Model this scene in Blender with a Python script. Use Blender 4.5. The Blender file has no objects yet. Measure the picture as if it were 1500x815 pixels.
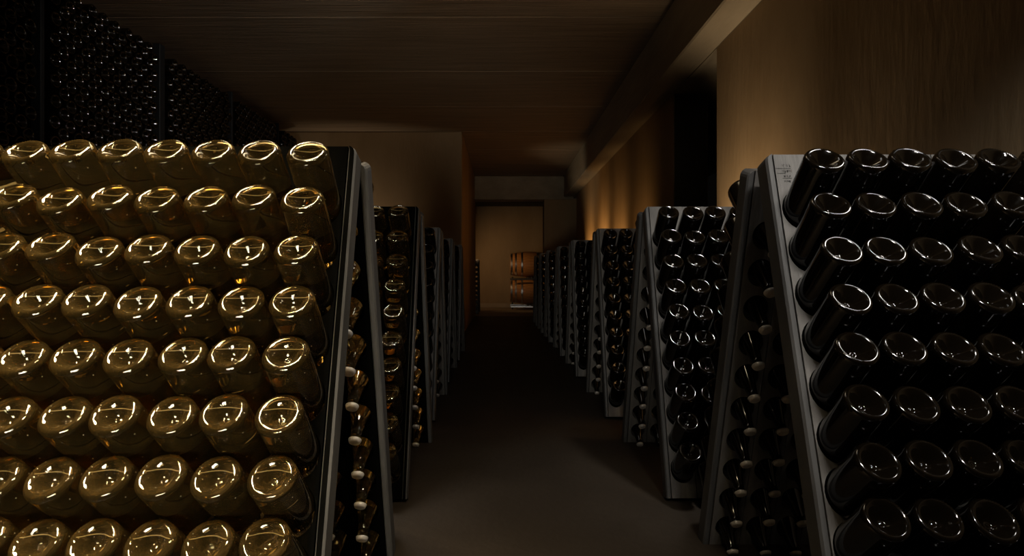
import bpy, bmesh, math, random
from mathutils import Matrix, Vector

random.seed(7)
scene = bpy.context.scene
COL = scene.collection

# ------------------------------------------------------------------ camera
F_PX, W_PX = 850.0, 1500.0
CAM_Z = 0.90
cam_d = bpy.data.cameras.new('camera')
cam_d.sensor_width = 36.0
cam_d.lens = 36.0 * F_PX / W_PX
cam_d.shift_x = (750 - 735) / W_PX
cam_d.shift_y = -(407.5 - 400) / W_PX
cam_d.clip_start = 0.02
cam = bpy.data.objects.new('camera', cam_d)
cam.location = (0, 0, CAM_Z)
cam.rotation_euler = (math.radians(90), 0, 0)
COL.objects.link(cam)
scene.camera = cam

# ------------------------------------------------------------------ world, lights, exposure
world = bpy.data.worlds.new('cellar_dark')
scene.world = world
world.use_nodes = True
bg = world.node_tree.nodes['Background']
bg.inputs[0].default_value = (0.02, 0.018, 0.016, 1)
bg.inputs[1].default_value = 0.06

vs = scene.view_settings
vs.view_transform = 'Standard'
vs.look = 'None'
vs.gamma = 1.0
vs.use_curve_mapping = False
vs.exposure = 0.0
scene.cycles.sample_clamp_indirect = 4.0


def aim(o, target):
    d = Vector(target) - o.location
    o.rotation_euler = d.to_track_quat('-Z', 'Y').to_euler()


def area(name, loc, target, sx, sy, power, col, spread=180):
    l = bpy.data.lights.new(name, 'AREA')
    l.shape = 'RECTANGLE'
    l.size, l.size_y = sx, sy
    l.energy = power
    l.color = col
    l.spread = math.radians(spread)
    o = bpy.data.objects.new(name, l)
    o.location = loc
    COL.objects.link(o)
    aim(o, target)
    return o


def spot(name, loc, target, angle, power, col, radius=0.05, blend=0.8):
    l = bpy.data.lights.new(name, 'SPOT')
    l.spot_size = math.radians(angle)
    l.spot_blend = blend
    l.energy = power
    l.color = col
    l.shadow_soft_size = radius
    o = bpy.data.objects.new(name, l)
    o.location = loc
    COL.objects.link(o)
    aim(o, target)
    return o


NEUTRAL = (1.0, 0.95, 0.88)
WARM = (1.0, 0.66, 0.32)
ORANGE = (1.0, 0.55, 0.2)
# lamps and added fill lights: over the clear rack, by the right wall, on the beam, and in front of the racks
GOLDEN = (1.0, 0.80, 0.52)
area('lamp_over_clear_bottles', (-1.05, 1.1, 2.85), (-1.02, 1.08, 0.6), 1.0, 0.5, 26, GOLDEN, 36)
area('fill_before_clear_bottles', (-1.0, 0.42, 2.85), (-0.9, 0.95, 0.35), 1.0, 0.4, 26, GOLDEN, 38)  # unseen light added to brighten the lower bottle rows
area('lamp_behind_clear_bottles', (-0.55, 2.0, 2.75), (-0.62, 1.15, 0.7), 1.6, 0.3, 3, GOLDEN, 70)
area('lamp_front_clear', (-0.15, -0.1, 2.5), (-0.55, 1.0, 0.45), 0.9, 0.10, 9, GOLDEN, 55)
area('fill_over_second_clear_rack', (-1.0, 2.3, 2.85), (-0.95, 2.35, 0.6), 0.7, 0.3, 4.0, NEUTRAL, 40)  # added to lift the second clear rack, no fixture there
area('lamp_by_right_wall', (1.40, 1.1, 2.0), (0.95, 1.15, 0.9), 0.1, 0.4, 2.4, NEUTRAL, 110)
area('lamp_front_dark', (0.75, -0.05, 2.5), (0.9, 1.3, 0.85), 0.5, 0.06, 4.5, NEUTRAL, 50)
area('lamp_over_aisle', (0.15, 1.6, 2.85), (0.12, 2.6, 0.4), 0.15, 1.0, 1.0, NEUTRAL, 100)
area('lamp_low_by_entrance', (-0.55, -0.9, 0.42), (-0.68, 1.1, 0.55), 1.0, 0.4, 6, (1.0, 0.92, 0.76), 46)
spot('lamp_on_beam', (1.15, 1.9, 2.45), (-0.38, 1.7, 1.0), 28, 44, NEUTRAL, 0.14)
spot('lamp_down_aisle', (0.1, -0.6, 2.6), (0.1, 4.6, 0.6), 32, 55, NEUTRAL, 0.09)
area('lamp_by_second_dark_rack', (1.0, 2.0, 2.5), (0.88, 2.4, 0.85), 0.1, 0.3, 1.8, NEUTRAL, 40)
spot('fill_to_second_clear_rack', (0.62, 0.3, 1.85), (-0.50, 2.45, 0.72), 15, 100, NEUTRAL, 0.12)  # unseen spot added to brighten the bottles of this rack
area('fill_to_ceiling', (-0.1, -1.6, 1.6), (-0.1, 2.5, 2.92), 0.6, 0.4, 3.0, (1.0, 0.84, 0.66), 30)  # unseen fill added to lighten the ceiling
# wall washers standing low between the racks
for nm, x, y, z, pw, colr in (('end', 0.98, 9.55, 0.8, 48, ORANGE), ('far', 1.0, 8.37, 0.8, 60, ORANGE), ('mid', 1.0, 7.18, 0.8, 30, ORANGE),
                              ('door', 1.0, 5.98, 0.8, 13, ORANGE), ('near', 1.04, 3.33, 0.3, 140, (1.0, 0.74, 0.46))):
    spot('washer_right_' + nm, (x, y, z), (1.47, y + 0.06, z + 0.38), 88, pw, colr, 0.12, 0.8)
spot('washer_right_front', (1.38, 2.9, 0.3), (1.47, 2.8, 1.3), 90, 42, (1.0, 0.74, 0.46), 0.06)
spot('fill_on_stack', (1.1, 2.2, 2.6), (-2.75, 4.9, 2.1), 42, 210, NEUTRAL, 0.03)  # unseen spot added for glints on the stacked bottles
spot('fill_to_beam', (-0.9, 7.4, 0.4), (1.26, 9.6, 2.55), 30, 60, (1.0, 0.8, 0.55), 0.2)  # hidden spot added to brighten the far half of the beam
spot('washer_left', (-2.3, 7.45, 0.3), (-2.25, 8.2, 1.1), 85, 52, (1.0, 0.76, 0.52), 0.1)
spot('lamp_back_room', (-0.63, 13.0, 1.3), (0.25, 14.7, 0.7), 120, 22, (1.0, 0.6, 0.28), 0.08)


# ------------------------------------------------------------------ materials
def mat_base(name):
    m = bpy.data.materials.new(name)
    m.use_nodes = True
    nt = m.node_tree
    b = nt.nodes['Principled BSDF']
    return m, nt, b


def noise_mat(name, c1, c2, scale=(4, 4, 4), rough=(0.6, 0.85), bump=0.1, detail=6, spec=0.3, dist=0.02, grain=None):
    m, nt, b = mat_base(name)
    N, L = nt.nodes, nt.links
    tc = N.new('ShaderNodeTexCoord')
    mp = N.new('ShaderNodeMapping')
    mp.inputs['Scale'].default_value = scale
    L.new(tc.outputs['Object'], mp.inputs[0])
    n = N.new('ShaderNodeTexNoise')
    n.inputs['Scale'].default_value = 1.0
    n.inputs['Detail'].default_value = detail
    n.inputs['Roughness'].default_value = 0.62
    L.new(mp.outputs[0], n.inputs[0])
    r = N.new('ShaderNodeValToRGB')
    r.color_ramp.elements[0].position = 0.3
    r.color_ramp.elements[1].position = 0.72
    r.color_ramp.elements[0].color = (*c1, 1)
    r.color_ramp.elements[1].color = (*c2, 1)
    L.new(n.outputs[0], r.inputs[0])
    L.new(r.outputs[0], b.inputs['Base Color'])
    mr = N.new('ShaderNodeMapRange')
    mr.inputs[3].default_value, mr.inputs[4].default_value = rough
    L.new(n.outputs[0], mr.inputs[0])
    L.new(mr.outputs[0], b.inputs['Roughness'])
    b.inputs['Specular IOR Level'].default_value = spec
    if bump:
        bp = N.new('ShaderNodeBump')
        bp.inputs['Strength'].default_value = bump
        bp.inputs['Distance'].default_value = dist
        h = n.outputs[0]
        if grain:
            mp2 = N.new('ShaderNodeMapping')
            mp2.inputs['Scale'].default_value = grain
            L.new(tc.outputs['Object'], mp2.inputs[0])
            n2 = N.new('ShaderNodeTexNoise')
            n2.inputs['Scale'].default_value = 1.0
            n2.inputs['Detail'].default_value = 4
            L.new(mp2.outputs[0], n2.inputs[0])
            ad = N.new('ShaderNodeMath')
            ad.operation = 'ADD'
            L.new(h, ad.inputs[0])
            L.new(n2.outputs[0], ad.inputs[1])
            h = ad.outputs[0]
        L.new(h, bp.inputs['Height'])
        L.new(bp.outputs[0], b.inputs['Normal'])
    return m


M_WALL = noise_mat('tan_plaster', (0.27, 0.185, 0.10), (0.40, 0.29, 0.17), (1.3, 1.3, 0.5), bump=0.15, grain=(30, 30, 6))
M_CEIL = noise_mat('board_marked_concrete', (0.20, 0.15, 0.10), (0.34, 0.26, 0.18), (0.8, 14, 14), bump=0.25, grain=(2, 60, 60))
M_BEAM = noise_mat('raw_concrete', (0.26, 0.22, 0.16), (0.40, 0.34, 0.25), (3, 1.0, 5), bump=0.3, grain=(20, 3, 20))
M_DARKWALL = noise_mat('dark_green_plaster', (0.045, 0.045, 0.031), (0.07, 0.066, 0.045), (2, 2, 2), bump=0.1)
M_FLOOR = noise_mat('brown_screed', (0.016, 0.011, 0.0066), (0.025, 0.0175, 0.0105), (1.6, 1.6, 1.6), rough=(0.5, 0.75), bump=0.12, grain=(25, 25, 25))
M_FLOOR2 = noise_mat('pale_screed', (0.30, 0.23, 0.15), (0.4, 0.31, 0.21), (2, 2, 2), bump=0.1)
M_RACK = noise_mat('weathered_grey_wood', (0.055, 0.051, 0.047), (0.17, 0.16, 0.148), (16, 5, 3), rough=(0.42, 0.65), bump=0.35, spec=0.35, dist=0.004, grain=(120, 30, 6))
M_RACKB = noise_mat('shade_darkened_wood', (0.001, 0.001, 0.0009), (0.0025, 0.0025, 0.0022), (16, 5, 3), rough=(0.6, 0.8), bump=0.25, spec=0.0, dist=0.004, grain=(120, 30, 6))  # rack wood blackened so the boards look unlit under strong lamps
M_STILE = noise_mat('worn_black_edge', (0.035, 0.034, 0.033), (0.085, 0.083, 0.08), (30, 8, 3), rough=(0.4, 0.6), bump=0.3, spec=0.4, dist=0.003, grain=(140, 30, 8))
M_STAMP = noise_mat('burnt_stamp', (0.008, 0.007, 0.006), (0.02, 0.018, 0.016), (60, 60, 60), bump=0)
M_POST = noise_mat('black_post', (0.002, 0.002, 0.002), (0.005, 0.005, 0.005), (8, 8, 3), bump=0.1)
M_OAK = noise_mat('barrel_oak', (0.28, 0.12, 0.035), (0.46, 0.22, 0.075), (3, 14, 14), rough=(0.4, 0.6), bump=0.15)
M_STEEL = noise_mat('galvanised_steel', (0.45, 0.45, 0.45), (0.62, 0.62, 0.62), (9, 9, 9), rough=(0.25, 0.4), bump=0)
M_STEEL.node_tree.nodes['Principled BSDF'].inputs['Metallic'].default_value = 1.0
M_CAPW = noise_mat('silver_cap', (0.45, 0.42, 0.38), (0.62, 0.58, 0.54), (200, 200, 200), rough=(0.3, 0.45), bump=0)
M_CAPW.node_tree.nodes['Principled BSDF'].inputs['Metallic'].default_value = 0.3


def dark_glass(name, col, rough):
    m, nt, b = mat_base(name)
    N, L = nt.nodes, nt.links
    b.inputs['Base Color'].default_value = (*col, 1)
    b.inputs['IOR'].default_value = 1.52
    tc = N.new('ShaderNodeTexCoord')
    n = N.new('ShaderNodeTexNoise')
    n.inputs['Scale'].default_value = 55
    n.inputs['Detail'].default_value = 5
    L.new(tc.outputs['Object'], n.inputs[0])
    mr = N.new('ShaderNodeMapRange')
    mr.inputs[1].default_value, mr.inputs[2].default_value = 0.35, 0.75
    mr.inputs[3].default_value, mr.inputs[4].default_value = rough
    L.new(n.outputs[0], mr.inputs[0])
    L.new(mr.outputs[0], b.inputs['Roughness'])
    return m


M_DARKGLASS = dark_glass('dark_bottle_glass', (0.0028, 0.0019, 0.001), (0.05, 0.16))


def gold_glass():
    m, nt, b = mat_base('golden_wine_glass')
    N, L = nt.nodes, nt.links
    b.inputs['Base Color'].default_value = (0.97, 0.74, 0.33, 1)
    b.inputs['Transmission Weight'].default_value = 1.0
    b.inputs['IOR'].default_value = 1.42
    b.inputs['Roughness'].default_value = 0.02
    tc = N.new('ShaderNodeTexCoord')
    n = N.new('ShaderNodeTexNoise')
    n.inputs['Scale'].default_value = 40
    n.inputs['Detail'].default_value = 3
    L.new(tc.outputs['Object'], n.inputs[0])
    bp = N.new('ShaderNodeBump')
    bp.inputs['Strength'].default_value = 0.06
    bp.inputs['Distance'].default_value = 0.004
    L.new(n.outputs[0], bp.inputs['Height'])
    L.new(bp.outputs[0], b.inputs['Normal'])
    # gold diffuse mixed in to imitate light glowing through the wine
    d = N.new('ShaderNodeBsdfDiffuse')
    d.inputs[0].default_value = (0.52, 0.34, 0.11, 1)
    mx = N.new('ShaderNodeMixShader')
    mx.inputs[0].default_value = 0.009
    # stray dust specks on the glass
    vo = N.new('ShaderNodeTexVoronoi')
    vo.inputs['Scale'].default_value = 75
    L.new(tc.outputs['Object'], vo.inputs['Vector'])
    lt = N.new('ShaderNodeMath')
    lt.operation = 'LESS_THAN'
    lt.inputs[1].default_value = 0.075
    L.new(vo.outputs['Distance'], lt.inputs[0])
    sp = N.new('ShaderNodeSeparateColor')
    L.new(vo.outputs['Color'], sp.inputs[0])
    gt = N.new('ShaderNodeMath')
    gt.operation = 'GREATER_THAN'
    gt.inputs[1].default_value = 0.6
    L.new(sp.outputs[0], gt.inputs[0])
    mu = N.new('ShaderNodeMath')
    mu.operation = 'MULTIPLY'
    L.new(lt.outputs[0], mu.inputs[0])
    L.new(gt.outputs[0], mu.inputs[1])
    dw = N.new('ShaderNodeBsdfDiffuse')
    dw.inputs[0].default_value = (0.6, 0.55, 0.45, 1)
    mx2 = N.new('ShaderNodeMixShader')
    ml = N.new('ShaderNodeMath')
    ml.operation = 'MULTIPLY'
    ml.inputs[1].default_value = 0.5
    L.new(mu.outputs[0], ml.inputs[0])
    L.new(ml.outputs[0], mx2.inputs[0])
    L.new(b.outputs[0], mx.inputs[1])
    L.new(d.outputs[0], mx.inputs[2])
    L.new(mx.outputs[0], mx2.inputs[1])
    L.new(dw.outputs[0], mx2.inputs[2])
    L.new(mx2.outputs[0], N['Material Output'].inputs[0])
    return m


M_GOLD = gold_glass()


def air_mat():
    m, nt, b = mat_base('air_headspace')
    N, L = nt.nodes, nt.links
    g = N.new('ShaderNodeBsdfGlass')
    g.inputs['IOR'].default_value = 1.0 / 1.42
    g.inputs['Roughness'].default_value = 0.0
    g.inputs[0].default_value = (1, 1, 1, 1)
    L.new(g.outputs[0], N['Material Output'].inputs[0])
    return m


M_AIR = air_mat()


# ------------------------------------------------------------------ helpers
def mk_mesh(name, verts, faces, mat, smooth=False):
    me = bpy.data.meshes.new(name)
    me.from_pydata(verts, [], faces)
    bm = bmesh.new()
    bm.from_mesh(me)
    bmesh.ops.remove_doubles(bm, verts=bm.verts, dist=1e-6)
    bmesh.ops.recalc_face_normals(bm, faces=bm.faces)
    for f in bm.faces:
        f.smooth = smooth
    bm.to_mesh(me)
    bm.free()
    me.materials.append(mat)
    return me


def link(name, data, parent=None, loc=(0, 0, 0), mw=None):
    o = bpy.data.objects.new(name, data)
    COL.objects.link(o)
    if parent:
        o.parent = parent
    if mw is not None:
        o.matrix_world = mw
    else:
        o.location = loc
    return o


def tag(o, label, cat, group=None):
    o['label'] = label
    o['category'] = cat
    if group:
        o['group'] = group
    return o


def struct(o):
    o['kind'] = 'structure'
    return o


def box_vf(x0, x1, y0, y1, z0, z1):
    v = [(x0, y0, z0), (x1, y0, z0), (x1, y1, z0), (x0, y1, z0), (x0, y0, z1), (x1, y0, z1), (x1, y1, z1), (x0, y1, z1)]
    f = [(0, 3, 2, 1), (4, 5, 6, 7), (0, 1, 5, 4), (1, 2, 6, 5), (2, 3, 7, 6), (3, 0, 4, 7)]
    return v, f


def bevel_box(name, x0, x1, y0, y1, z0, z1, mat, bev=0.006):
    v, f = box_vf(x0, x1, y0, y1, z0, z1)
    me = bpy.data.meshes.new(name)
    me.from_pydata(v, [], f)
    bm = bmesh.new()
    bm.from_mesh(me)
    if bev:
        bmesh.ops.bevel(bm, geom=list(bm.edges), offset=bev, segments=1, affect='EDGES', profile=0.5)
    bmesh.ops.recalc_face_normals(bm, faces=bm.faces)
    bm.to_mesh(me)
    bm.free()
    me.materials.append(mat)
    return me


def lathe(profile, segs, knurl=None, dots=None):
    """profile: list of (r, s); rotation about local z; first/last with r==0 become poles.
    knurl: {index: depth} rings whose height alternates from tooth to tooth"""
    verts, faces, rings = [], [], []
    for i, (r, s) in enumerate(profile):
        if r <= 1e-9:
            rings.append([len(verts)])
            verts.append((0, 0, s))
        else:
            ring = []
            for k in range(segs):
                a = 2 * math.pi * k / segs
                dr = ds = 0.0
                if knurl and i in knurl:
                    d = knurl[i] * (1 if k % 2 == 0 else -1)
                    ds = -d
                if dots and (i, k) in dots:
                    ds = -0.0009
                ring.append(len(verts))
                verts.append(((r + dr) * math.cos(a), (r + dr) * math.sin(a), s + ds))
            rings.append(ring)
    for a, b in zip(rings[:-1], rings[1:]):
        for k in range(segs):
            k2 = (k + 1) % segs
            if len(a) == 1 and len(b) == 1:
                continue
            if len(a) == 1:
                faces.append((a[0], b[k2], b[k]))
            elif len(b) == 1:
                faces.append((a[k], a[k2], b[0]))
            else:
                faces.append((a[k], a[k2], b[k2], b[k]))
    return verts, faces


def ordinal(n):
    return ['first', 'second', 'third', 'fourth', 'fifth', 'sixth', 'seventh', 'eighth', 'ninth', 'tenth', 'eleventh', 'twelfth', 'thirteenth', 'fourteenth', 'fifteenth',
            'sixteenth', 'seventeenth', 'eighteenth', 'nineteenth', 'twentieth', 'twenty-first', 'twenty-second', 'twenty-third', 'twenty-fourth', 'lower'][min(n, 25) - 1]


# ------------------------------------------------------------------ room
X_R, X_L = 1.475, -4.2
H_C = 2.90
Y_END = 12.0


def slab(name, x0, x1, y0, y1, z0, z1, mat, bev=0.0):
    return struct(link(name, bevel_box(name, x0, x1, y0, y1, z0, z1, mat, bev)))


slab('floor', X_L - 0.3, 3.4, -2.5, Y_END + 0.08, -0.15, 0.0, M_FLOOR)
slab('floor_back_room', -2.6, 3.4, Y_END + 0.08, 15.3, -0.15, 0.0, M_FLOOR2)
slab('wall_left', X_L - 0.25, X_L, -2.5, 8.2, 0, H_C, M_WALL)
slab('wall_left_end', X_L - 0.25, -0.56, 8.2, Y_END + 0.4, 0, H_C, M_WALL, 0.012)
slab('wall_right_near', X_R, X_R + 0.30, -2.5, 3.98, 0, 2.44, M_WALL)
slab('wall_right_far', X_R, X_R + 0.30, 5.0, 11.45, 0, 2.44, M_WALL)
door_jamb = slab('trim_1', X_R + 0.012, X_R + 0.29, 4.985, 5.0, 0, 2.44, M_DARKWALL)
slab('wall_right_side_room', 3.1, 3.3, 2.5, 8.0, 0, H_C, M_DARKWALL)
slab('wall_right_above', X_R, 3.3, -2.5, Y_END, 2.44, H_C, M_BEAM)
slab('trim_2', 1.26, X_R, -2.5, Y_END - 0.25, 2.44, H_C, M_BEAM, 0.010)       # long concrete beam
# end wall with its opening: lintel and pier
slab('wall_end_lintel', -0.56, X_R + 0.3, Y_END, Y_END + 0.4, 2.42, H_C, M_BEAM, 0.008)
slab('wall_end_pier', 0.875, X_R + 0.6, Y_END, Y_END + 0.4, 0, 2.42, M_WALL, 0.008)
# back room
slab('wall_back', -2.6, 3.4, 15.0, 15.3, 0, 2.7, M_WALL)
slab('wall_back_pilaster', 1.09, 1.15, 14.9, 15.0, 0, 2.7, M_DARKWALL)
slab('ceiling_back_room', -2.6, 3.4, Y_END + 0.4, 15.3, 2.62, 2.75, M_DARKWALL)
slab('baseboard_back', -2.6, 3.4, 14.93, 15.0, 0.0, 0.12, M_FLOOR2, 0.01)

# ceiling: cast panels, joints left open
ceil = slab('ceiling', X_L - 0.25, 1.5, -2.5, Y_END + 0.4, H_C + 0.02, H_C + 0.15, M_POST)
ceil_pan = bevel_box('ceiling_panel', X_L - 0.25, 1.27, -0.603, 0.603, 0.0, 0.05, M_CEIL, 0.0015)
for k in range(-5, 7):
    yc = 4.53 + 1.22 * k + 0.61
    p = link('panel', ceil_pan, ceil, (0, yc, H_C))

# ------------------------------------------------------------------ bottle meshes
KN = {3: 0.0011, 4: 0.0013}
BOTTLE = [(0, 0.0275), (0.004, 0.0285), (0.0322, 0.0018), (0.0352, 0.0003), (0.0388, 0.0004), (0.0412, 0.0018),
          (0.0429, 0.0046), (0.0438, 0.0085), (0.0440, 0.014), (0.0440, 0.08), (0.0440, 0.134), (0.0434, 0.144), (0.0421, 0.154),
          (0.0395, 0.167), (0.0355, 0.183), (0.0305, 0.200), (0.0255, 0.218), (0.0208, 0.236), (0.0172, 0.254),
          (0.0150, 0.272), (0.0144, 0.284), (0.0150, 0.2845), (0.0165, 0.287), (0.0165, 0.294), (0.0140, 0.296), (0, 0.296)]
PUNT = [(0, 0.0262), (0.0030, 0.0265), (0.0055, 0.0280), (0.0085, 0.0268), (0.0135, 0.0215), (0.0195, 0.0150), (0.0265, 0.0078)]
PROFILE = PUNT + BOTTLE[2:]
i0 = len(PUNT)
KN = {i0: 0.0005, i0 + 1: 0.0011, i0 + 2: 0.0012, i0 + 3: 0.0006}


# the clear bottles have a thicker, rounder foot
CLEAR = [(0, 0.0262), (0.0030, 0.0265), (0.0050, 0.0278), (0.0080, 0.0262), (0.0125, 0.0200), (0.0180, 0.0125), (0.0225, 0.0072),
         (0.0270, 0.0034), (0.0305, 0.0012), (0.0340, 0.0004), (0.0372, 0.0012), (0.0400, 0.0032), (0.0422, 0.0064)] + PROFILE[PROFILE.index((0.0438, 0.0085)):]


def bottle_mesh(name, segs, mat, knurl=True, prof=None):
    # cast mould marks: a few raised dots on the punt
    dots = {(4, 3), (4, 9), (4, 15), (5, 60), (5, 64), (5, 68), (5, 74), (5, 20), (5, 23)} if knurl else None
    v, f = lathe(prof or PROFILE, segs, ({8: 0.0004, 9: 0.0007, 10: 0.0008, 11: 0.0005} if prof else KN) if knurl else None, dots)
    return mk_mesh(name, v, f, mat, True)


ME_DARK = bottle_mesh('dark_bottle_fine', 96, M_DARKGLASS)
ME_DARK_LO = bottle_mesh('dark_bottle_plain', 32, M_DARKGLASS, False)
ME_GOLD = bottle_mesh('clear_bottle_fine', 96, M_GOLD, True, CLEAR)
ME_GOLD_LO = bottle_mesh('clear_bottle_plain', 40, M_GOLD, False, CLEAR)

# crown cap with a fluted skirt, sits over the lip
cv, cf = lathe([(0.0, 0.3005), (0.0120, 0.3003), (0.0158, 0.2985), (0.0172, 0.2945), (0.0184, 0.2900), (0.0172, 0.2896), (0.0168, 0.2945)], 42, None)
ME_CAP = mk_mesh('crown_cap', cv, cf, M_CAPW, True)

TILT = math.radians(45)
AX_F = Vector((0, math.cos(TILT), -math.sin(TILT)))      # base -> neck, front leaf
AX_B = Vector((0, -math.cos(TILT), -math.sin(TILT)))     # base -> neck, back leaf


def headspace_mesh():
    """the air pocket under the punt: inside profile cut by a level plane"""
    g = 0.0032
    prof = [(0, 0.0312), (0.0060, 0.0318), (0.0100, 0.0302), (0.0160, 0.0220), (0.0215, 0.0145), (0.0270, 0.0085), (0.0330, 0.0058), (0.0375, 0.0080),
            (0.0398, 0.0110), (0.0406, 0.016), (0.0406, 0.10), (0.0406, 0.11), (0, 0.11)]
    v, f = lathe(prof, 64)
    me = mk_mesh('headspace', v, f, M_AIR, True)
    bm = bmesh.new()
    bm.from_mesh(me)
    th = math.radians(270) - TILT
    up = Vector((0, math.sin(th), math.cos(th)))          # world up seen from the bottle
    pt = Vector((0, up.y * 0.003, 0.0))
    bmesh.ops.bisect_plane(bm, geom=bm.verts[:] + bm.edges[:] + bm.faces[:], plane_co=pt, plane_no=up, clear_inner=True)
    ed = [e for e in bm.edges if e.is_boundary]
    fv, ff = [], []
    for e in ed:                                          # pale tube standing in for the bright glint at wine level
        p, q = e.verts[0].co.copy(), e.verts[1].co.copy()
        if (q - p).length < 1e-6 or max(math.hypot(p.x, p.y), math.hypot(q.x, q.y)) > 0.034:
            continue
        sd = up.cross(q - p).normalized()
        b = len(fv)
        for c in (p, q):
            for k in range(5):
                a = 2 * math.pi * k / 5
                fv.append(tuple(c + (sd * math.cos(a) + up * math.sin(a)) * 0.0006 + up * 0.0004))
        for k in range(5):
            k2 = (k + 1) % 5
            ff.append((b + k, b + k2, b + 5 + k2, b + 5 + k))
    glint = mk_mesh('level_glint', fv, ff, M_GLINT, True)
    bmesh.ops.holes_fill(bm, edges=ed)
    bmesh.ops.recalc_face_normals(bm, faces=bm.faces)
    for fc in bm.faces:
        fc.smooth = len(fc.verts) <= 4
    bm.to_mesh(me)
    bm.free()
    return me, glint


M_GLINT = noise_mat('pale_glint', (0.25, 0.24, 0.22), (0.42, 0.41, 0.38), (900, 900, 900), rough=(0.2, 0.4), bump=0)
ME_AIR, ME_GLINT = headspace_mesh()

# ------------------------------------------------------------------ riddling racks
H_R = 1.20
LEAN = math.atan(0.30)
SL, CL = math.sin(LEAN), math.cos(LEAN)
T_B = 0.055
PITCH = 0.100
ROW_DZ = 0.1040
L_OUT = 0.15
BASE_Z1 = 1.162
L_B = (H_R - T_B * SL) / CL
HOLE_A = [(H_R - (BASE_Z1 - i * ROW_DZ - L_OUT * math.sin(TILT))) / CL for i in range(10)]
PITCH_A = ROW_DZ / CL
GAP = 0.046
BACK_OFF = 2 * T_B * CL + GAP


def leaf_pt(u, a, w):
    """front-leaf coordinates -> rack coordinates"""
    return (u, -a * SL + w * CL, H_R - a * CL - w * SL)


def plank_mesh():
    hw = PITCH / 2 - 0.0013
    N = 28
    SR = 0.0225
    verts, faces = [], []

    def addv(u, a, w):
        verts.append(leaf_pt(u, a, w))
        return len(verts) - 1

    def quad(p):
        faces.append(tuple(addv(*q) for q in p))

    a_top, a_bot = HOLE_A[0] - PITCH_A / 2, HOLE_A[-1] + PITCH_A / 2
    for w, sr in ((0, 0.0), (T_B, SR)):
        quad([(-hw, 0, w), (hw, 0, w), (hw, a_top + sr, w), (-hw, a_top + sr, w)])
        quad([(-hw, a_bot + sr, w), (hw, a_bot + sr, w), (hw, L_B, w), (-hw, L_B, w)])
    for s in (-hw, hw):
        quad([(s, 0, 0), (s, L_B, 0), (s, L_B, T_B), (s, 0, T_B)])
    quad([(-hw, 0, 0), (hw, 0, 0), (hw, 0, T_B), (-hw, 0, T_B)])
    quad([(-hw, L_B, 0), (hw, L_B, 0), (hw, L_B, T_B), (-hw, L_B, T_B)])
    for a in HOLE_A:
        ha = PITCH_A / 2
        rings = []
        for (w, R, sh) in ((0, 0.0462, 0.0), (0.004, 0.0455, 0.002), (0.030, 0.0435, 0.0158), (T_B, 0.036, 0.0292)):
            rings.append([(R * math.cos(t), a + sh + R * 1.136 * math.sin(t), w) for t in (2 * math.pi * k / N for k in range(N))])
        for (w, ring, ac) in ((0, rings[0], a), (T_B, rings[3], a + SR)):
            rect = []
            for k in range(N):
                t = 2 * math.pi * k / N
                c, s = math.cos(t), math.sin(t)
                m = min(hw / abs(c) if abs(c) > 1e-6 else 1e9, ha / abs(s) if abs(s) > 1e-6 else 1e9)
                rect.append([c * m, ac + s * m, w])
            for cx, sy in ((hw, ha), (-hw, ha), (-hw, -ha), (hw, -ha)):
                j = min(range(N), key=lambda q: (rect[q][0] - cx) ** 2 + (rect[q][1] - ac - sy) ** 2)
                rect[j] = [cx, ac + sy, w]
            for k in range(N):
                k2 = (k + 1) % N
                quad([rect[k], rect[k2], ring[k2], ring[k]])
        for r0, r1 in ((rings[0], rings[1]), (rings[1], rings[2]), (rings[2], rings[3])):
            for k in range(N):
                k2 = (k + 1) % N
                quad([r0[k], r0[k2], r1[k2], r1[k]])
    me = bpy.data.meshes.new('rack_plank')
    me.from_pydata(verts, [], faces)
    bm = bmesh.new()
    bm.from_mesh(me)
    bmesh.ops.remove_doubles(bm, verts=bm.verts, dist=1e-5)
    bmesh.ops.recalc_face_normals(bm, faces=bm.faces)
    bm.to_mesh(me)
    bm.free()
    me.materials.append(M_RACK)
    return me


def stile_mesh(outer, black=False):
    hw = 0.0095
    c = 0.004
    # chamfered section extruded down the slope, its outer top corner rounded off
    sec = [(-hw, c), (-hw + c, -0.003), (hw - c, -0.003), (hw, c), (hw, T_B - c), (hw - c, T_B), (-hw + c, T_B), (-hw, T_B - c)]
    verts, faces = [], []
    stations = [(0.0, 0.15), (0.002, 0.45), (0.006, 0.75), (0.012, 0.94), (0.020, 1.0), (L_B, 1.0)]
    for a, k in stations:
        for (u, w) in sec:
            uu = (u + hw) * k - hw
            verts.append(leaf_pt(uu * outer, a, w))
    n = len(sec)
    for i in range(len(stations) - 1):
        for k in range(n):
            faces.append((i * n + k, i * n + (k + 1) % n, (i + 1) * n + (k + 1) % n, (i + 1) * n + k))
    faces.append(tuple(range(n)))
    faces.append(tuple(range((len(stations) - 1) * n, len(stations) * n)))
    me = mk_mesh('rack_stile', verts, faces, M_STILE)
    if black:  # front faces get the wood darkened as if unlit, sides stay grey
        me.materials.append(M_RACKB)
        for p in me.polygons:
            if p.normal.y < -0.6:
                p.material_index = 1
    return me


ME_PLANK = plank_mesh()
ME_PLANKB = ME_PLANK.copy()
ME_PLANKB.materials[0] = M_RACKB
ME_STILE = {1: stile_mesh(1), -1: stile_mesh(-1)}
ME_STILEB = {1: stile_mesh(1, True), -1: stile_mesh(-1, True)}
FLIP = Matrix.Rotation(math.pi, 4, 'Z')

stuff_dark = []     # world matrices of bottles that nothing shows of
stuff_gold = []


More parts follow.
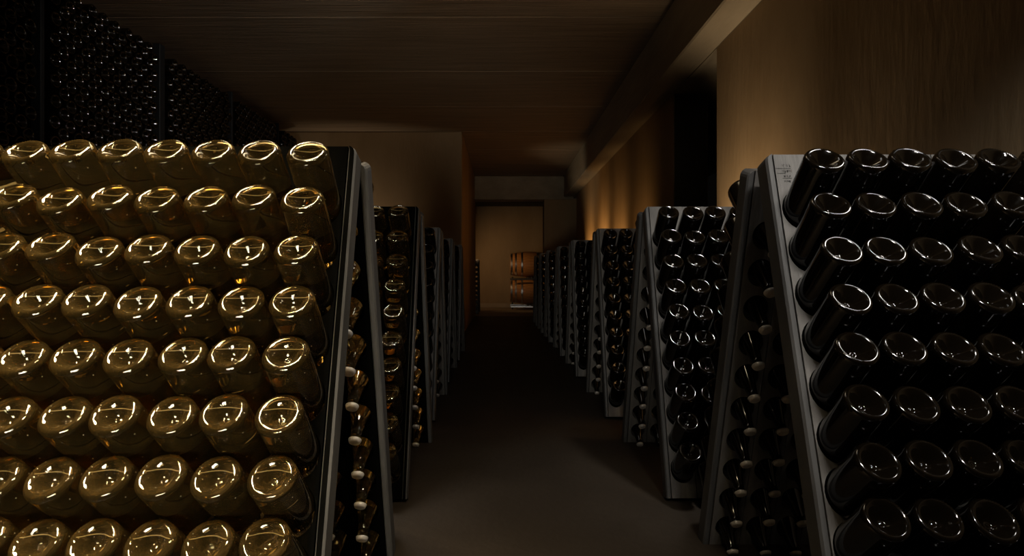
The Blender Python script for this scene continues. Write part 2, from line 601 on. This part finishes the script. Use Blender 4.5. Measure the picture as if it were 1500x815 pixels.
def bottle_matrix(base, front, jitter):
    th = math.radians(270) - TILT
    if front:
        m = Matrix.Rotation(th, 4, 'X')
    else:
        m = FLIP @ Matrix.Rotation(th, 4, 'X')
    j = Matrix.Rotation(math.radians(random.gauss(0, jitter)), 4, 'Z') @ Matrix.Rotation(math.radians(random.gauss(0, jitter)), 4, 'X')
    # pivot: the point where the bottle passes the board
    ax = AX_F if front else AX_B
    piv = base + ax * L_OUT
    slide = ax * random.gauss(0, 0.0025)
    return Matrix.Translation(piv) @ j @ Matrix.Translation(base - piv + slide) @ m


def rack(px, py, side, ncol, clear, shown, shown_back, fine, rack_label, where, group):
    """px: aisle edge, py: top front edge, side: -1 racks left of the aisle, +1 right"""
    root = link('riddling_rack', None, None, (px, py, 0))
    tag(root, rack_label, 'bottle rack', group)
    w = 0.04 + ncol * PITCH
    for front in (True, False):
        rm = Matrix.Translation((px, py, 0)) if front else Matrix.Translation((px, py + BACK_OFF, -0.008)) @ FLIP
        for x in (0.01, w - 0.01):
            mw = Matrix.Translation((side * x, 0, 0)) @ rm
            out = (-side if x < 0.05 else side) * (1 if front else -1)
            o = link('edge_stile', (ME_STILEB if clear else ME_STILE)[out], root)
            o.matrix_basis = root.matrix_basis.inverted() @ mw
        for k in range(ncol):
            mw = Matrix.Translation((side * (0.02 + PITCH * (k + 0.5)), 0, 0)) @ rm
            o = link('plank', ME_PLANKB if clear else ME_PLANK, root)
            o.matrix_basis = root.matrix_basis.inverted() @ mw
    kind = 'clear golden' if clear else 'dark'
    for front in (True, False):
        n_ind = shown if front else shown_back
        for k in range(ncol):
            for i in range(10):
                hx = px + side * (0.02 + PITCH * (k + 0.5)) + random.uniform(-0.001, 0.001)
                if front:
                    hole = Vector((hx, py - HOLE_A[i] * SL, H_R - HOLE_A[i] * CL))
                    base = hole - AX_F * L_OUT
                else:
                    hole = Vector((hx, py + BACK_OFF + HOLE_A[i] * SL, H_R - 0.008 - HOLE_A[i] * CL))
                    base = hole - AX_B * L_OUT
                hidden = k >= n_ind or (py < 2 and front and i > 8)
                mw = bottle_matrix(base, front, 0.25 if hidden else 0.85)
                if hidden:
                    if front or k < 3:
                        (stuff_gold if clear else stuff_dark).append(mw)
                    continue
                if clear:
                    name, me = 'clear_wine_bottle', (ME_GOLD if fine else ME_GOLD_LO)
                else:
                    name, me = 'dark_wine_bottle', (ME_DARK if fine else ME_DARK_LO)
                    mw = mw @ Matrix.Rotation(random.uniform(0, 6.28), 4, 'Z')
                o = link(name, me)
                o.matrix_basis = mw
                face = 'row' if front else 'rear row'
                tag(o, '%s bottle, %s %s, %s from aisle, %s' % (kind, ordinal(i + 1), face, ordinal(k + 1), where), 'bottle',
                    'bottles in ' + where)
                if clear and front:
                    link('headspace', ME_AIR, o)
                    link('level_glint', ME_GLINT, o)
                if fine or (not front):
                    link('crown_cap', ME_CAP, o)
    return root


LEFT = [(-0.343, 1.375), (-0.371, 2.62), (-0.40, 3.83), (-0.422, 5.05), (-0.424, 6.22)]
RIGHT = [(0.666, 1.47), (0.647, 2.63), (0.637, 3.92), (0.631, 5.31), (0.62, 6.54), (0.593, 7.75), (0.575, 8.9), (0.565, 10.05)]
# (columns, columns in view front, back, fine)
LSPEC = [(8, 8, 2, True), (8, 3, 1, True), (8, 1, 1, False), (8, 1, 0, False), (8, 1, 0, False)]
RSPEC = [(6, 5, 3, True), (6, 4, 1, True), (6, 3, 1, False), (6, 2, 1, False), (6, 2, 0, False), (6, 2, 0, False), (6, 1, 0, False), (6, 1, 0, False)]
for i, ((px, py), sp) in enumerate(zip(LEFT, LSPEC)):
    if i < 2:
        lab = ['black riddling rack of clear golden bottles beside the tall bottle stack',
               'black riddling rack of clear golden bottles standing before a rack of dark bottles'][i]
        where = ['clear rack beside bottle stack', 'clear rack before dark racks'][i]
    else:
        n = 5 - i
        lab = 'black riddling rack of dark bottles, %s from the end wall, on the stack side' % ordinal(n)
        where = 'stack-side rack %s from end wall' % ordinal(n)
    rack(px, py, -1, sp[0], i < 2, sp[1], sp[2], sp[3], lab, where, 'riddling racks along the aisle')
R1 = None
for i, ((px, py), sp) in enumerate(zip(RIGHT, RSPEC)):
    n = 8 - i
    lab = 'black riddling rack of dark bottles, %s from the barrel, along the doorway wall' % ordinal(n)
    where = 'doorway-side rack %s from barrel' % ordinal(n)
    r = rack(px, py, 1, sp[0], False, sp[1], sp[2], sp[3], lab, where, 'riddling racks along the aisle')
    if i == 0:
        R1 = r

# one more rack past the opening, seen edge on
rb = link('riddling_rack', None, None, (-0.50, 12.98, 0))
tag(rb, 'dark riddling rack standing edge on past the opening, by the lit back wall', 'bottle rack', 'riddling racks along the aisle')
for front in (True, False):
    rm = Matrix.Identity(4) if front else Matrix.Translation((0, BACK_OFF, -0.008)) @ FLIP
    for x in (0.01, 0.63):
        o = link('edge_stile', ME_STILE[(1 if x < 0.05 else -1) * (1 if front else -1)], rb)
        o.matrix_basis = Matrix.Translation((-x, 0, 0)) @ rm
    for k in range(6):
        o = link('plank', ME_PLANK, rb)
        o.matrix_basis = Matrix.Translation((-(0.02 + PITCH * (k + 0.5)), 0, 0)) @ rm

# faint burnt stamp on the top corner of the nearest dark rack
sv, sf = [], []


def stroke(u0, u1, a0, a1):
    b = len(sv)
    for (u, a) in ((u0, a0), (u1, a0), (u1, a1), (u0, a1)):
        sv.append(leaf_pt(u, a, -0.0006))
    sf.append((b, b + 1, b + 2, b + 3))


rs = random.Random(3)
stroke(0.022, 0.060, 0.0385, 0.0397)
stroke(0.024, 0.046, 0.0520, 0.0532)
stroke(0.036, 0.060, 0.0655, 0.0665)
for (a0, h, u0, u1) in ((0.028, 0.007, 0.040, 0.060), (0.043, 0.0075, 0.038, 0.062), (0.058, 0.006, 0.040, 0.056), (0.072, 0.005, 0.040, 0.052)):
    u = u0
    while u < u1:
        wd = rs.uniform(0.0006, 0.0011)
        if rs.random() < 0.8:
            stroke(u, u + wd, a0, a0 + h * rs.uniform(0.6, 1))
        if rs.random() < 0.4:
            stroke(u, u + 0.003, a0 + h * rs.choice([0, 0.5, 0.9]), a0 + h * rs.choice([0, 0.5, 0.9]) + 0.0008)
        u += rs.uniform(0.0018, 0.0034)
me = bpy.data.meshes.new('stamp')
me.from_pydata(sv, [], sf)
me.materials.append(M_STAMP)
st = link('stamp_mark', me, R1)
st['label'] = 'faint burnt stamp on rack corner'

# ------------------------------------------------------------------ wall of stacked bottles
X_S = -2.75
PY, PZ = 0.1275, 0.0638            # rows nested at half pitch, four neighbours to each bottle
ROWS = 42
Y0, Y1 = 1.55, 7.95
POSTS = [2.26, 3.49, 4.72, 5.95, 7.18]
stack_all = []
ys = [Y0] + POSTS + [Y1]
for s in range(len(ys) - 1):
    ya, yb = ys[s] + (0.018 if s else 0) + (0.022 if s == 3 else 0), ys[s + 1] - 0.018 - (0.022 if s == 2 else 0)
    n = int((yb - ya) / PY)
    off0 = (yb - ya - n * PY) / 2 + ya
    for r in range(ROWS):
        z = 0.046 + r * PZ
        odd = r % 2
        for c in range(n - odd):
            y = off0 + PY * (c + 0.5 + 0.5 * odd)
            mw = Matrix.Translation((X_S + random.uniform(-0.008, 0.008), y, z)) @ Matrix.Rotation(math.radians(-90 + random.gauss(0, 0.15)), 4, 'Y') @ Matrix.Rotation(random.uniform(0, 6.28), 4, 'Z')
            pos = ('%s before the first post' % ordinal(n - odd - c)) if s == 0 else ('%s past the %s post' % (ordinal(c + 1), ordinal(s)))
            lab = 'dark bottle lying in wall stack, %s layer down, %s' % (ordinal(ROWS - r), pos)
            # in view: rows that rise above the racks in front, from the frame edge on
            seen = z > CAM_Z + 0.235 * y - 0.06 and y > 3.1
            stack_all.append((not seen, y, mw, lab))
stack_all.sort(key=lambda q: (q[0], q[1]))
N_SEEN = min(300, sum(1 for q in stack_all if not q[0]))
for k, (_, y, mw, lab) in enumerate(stack_all[:N_SEEN]):
    o = link('stacked_wine_bottle', ME_DARK_LO)
    o.matrix_basis = mw
    tag(o, lab, 'bottle', 'dark bottles lying in the wall stack')
stack_rest = [q[2] for q in stack_all[N_SEEN:]]
for i, y in enumerate(POSTS):
    o = link('stack_post', bevel_box('stack_post', -0.03, 0.03, -0.036 if i == 2 else -0.015, 0.036 if i == 2 else 0.015, 0, 0.046 + ROWS * PZ + 0.03, M_POST, 0.004), None, (X_S - 0.04, y, 0))
    tag(o, 'black upright post dividing the wall of stacked bottles, %s along' % ordinal(i + 1), 'post', 'posts of the bottle stack')


def join_bottles(name, mats, segs, mat, label):
    prof = [(0, 0.026), (0.030, 0.002), (0.036, 0.0), (0.0435, 0.008), (0.044, 0.15), (0.034, 0.195), (0.016, 0.26), (0.0165, 0.298), (0, 0.298)]
    v, f = lathe(prof, segs)
    V, Fa = [], []
    for m in mats:
        b = len(V)
        V += [tuple(m @ Vector(p)) for p in v]
        Fa += [tuple(q + b for q in fc) for fc in f]
    me = bpy.data.meshes.new(name)
    me.from_pydata(V, [], Fa)
    me.polygons.foreach_set('use_smooth', [True] * len(me.polygons))
    me.materials.append(mat)
    o = link(name, me)
    o['kind'] = 'stuff'
    o['label'] = label
    o['category'] = 'bottles'
    return o


join_bottles('bottle_stack', stack_rest, 12, M_DARKGLASS, 'lower layers of dark bottles lying in the wall stack behind the racks')
join_bottles('racked_dark_bottles', stuff_dark, 12, M_DARKGLASS, 'dark bottles filling the rack columns away from the aisle')
if stuff_gold:
    join_bottles('racked_clear_bottles', stuff_gold, 12, M_GOLD, 'clear golden bottles filling the rack columns away from the aisle')


# ------------------------------------------------------------------ barrels in the back room
def barrel(loc, label):
    root = link('wine_barrel', None, None, loc)
    tag(root, label, 'barrel', 'oak barrels in the back room')
    Lb, r0, r1 = 0.92, 0.255, 0.305
    ns = 26
    prof = []
    for k in range(9):
        t = k / 8
        prof.append((r0 + (r1 - r0) * math.sin(math.pi * t), -Lb / 2 + Lb * t))
    # staves: each its own curved board
    sv, sf = [], []
    half = math.pi / ns * 0.985
    for (r, s) in prof:
        for (rr, aa) in ((r, -half), (r + 0.001, 0), (r, half), (r - 0.025, half), (r - 0.025, -half)):
            sv.append((s, rr * math.sin(aa), rr * math.cos(aa)))
    for k in range(8):
        for j in range(5):
            sf.append((k * 5 + j, k * 5 + (j + 1) % 5, (k + 1) * 5 + (j + 1) % 5, (k + 1) * 5 + j))
    sf.append((0, 1, 2, 3, 4))
    sf.append(tuple(40 + j for j in range(5)))
    me = mk_mesh('barrel_stave', sv, sf, M_OAK)
    for k in range(ns):
        o = link('stave', me, root, (0, 0, r1))
        o.rotation_euler = (2 * math.pi * k / ns, 0, 0)
    for sx in (-1, 1):
        v, f = lathe([(0, 0.0), (r0 - 0.02, 0.0), (r0 - 0.02, 0.022), (0, 0.022)], 40)
        me = mk_mesh('barrel_head', v, f, M_OAK)
        o = link('head', me, root, (sx * (Lb / 2 - 0.045) - 0.011, 0, r1))
        o.rotation_euler = (0, math.pi / 2, 0)
    for t, w in ((0.03, 0.045), (0.14, 0.04), (0.30, 0.04), (0.70, 0.04), (0.86, 0.04), (0.97, 0.045)):
        ra = r0 + (r1 - r0) * math.sin(math.pi * max(0, t - w / 2 / Lb))
        rb_ = r0 + (r1 - r0) * math.sin(math.pi * min(1, t + w / 2 / Lb))
        v, f = lathe([(ra - 0.001, -w / 2), (ra + 0.004, -w / 2), (rb_ + 0.004, w / 2), (rb_ - 0.001, w / 2)], 48)
        me = mk_mesh('barrel_hoop', v, f, M_STEEL)
        o = link('hoop', me, root, (-Lb / 2 + Lb * t, 0, r1))
        o.rotation_euler = (0, math.pi / 2, 0)
    return root


BX, BY = 0.665, 14.0
barrel((BX, BY, 0.155), 'oak wine barrel lying on the bottom bars of the steel barrel stand')
barrel((BX, BY, 0.80), 'oak wine barrel lying on the upper bars of the steel barrel stand')
cr = link('barrel_stand', None, None, (BX, BY, 0))
tag(cr, 'steel two-tier stand holding the oak barrels before the back wall', 'barrel stand')
M_IRON = noise_mat('dark_iron', (0.03, 0.028, 0.025), (0.06, 0.055, 0.05), (9, 9, 9), rough=(0.4, 0.6), bump=0)
me_bar = bevel_box('saddle_bar', -0.02, 0.02, -0.36, 0.36, -0.03, 0.0, M_IRON, 0.005)
me_rail = bevel_box('side_rail', -0.46, 0.46, -0.02, 0.02, -0.04, 0.0, M_STEEL, 0.005)
me_raild = bevel_box('side_rail', -0.46, 0.46, -0.02, 0.02, -0.04, 0.0, M_IRON, 0.005)
me_leg = bevel_box('stand_leg', -0.02, 0.02, -0.02, 0.02, 0.0, 0.80, M_IRON, 0.004)
for z in (0.155, 0.80):
    for sx in (-0.04, 0.04):
        link('saddle_bar', me_bar, cr, (sx, 0, z - 0.001))
    for sy in (-0.34, 0.34):
        link('side_rail', me_rail if z < 0.5 else me_raild, cr, (0, sy, z - 0.031))
for sx, sy in ((-0.40, 0.38), (0.44, 0.38), (0.44, -0.38)):
    link('leg', me_leg, cr, (sx, sy, 0))
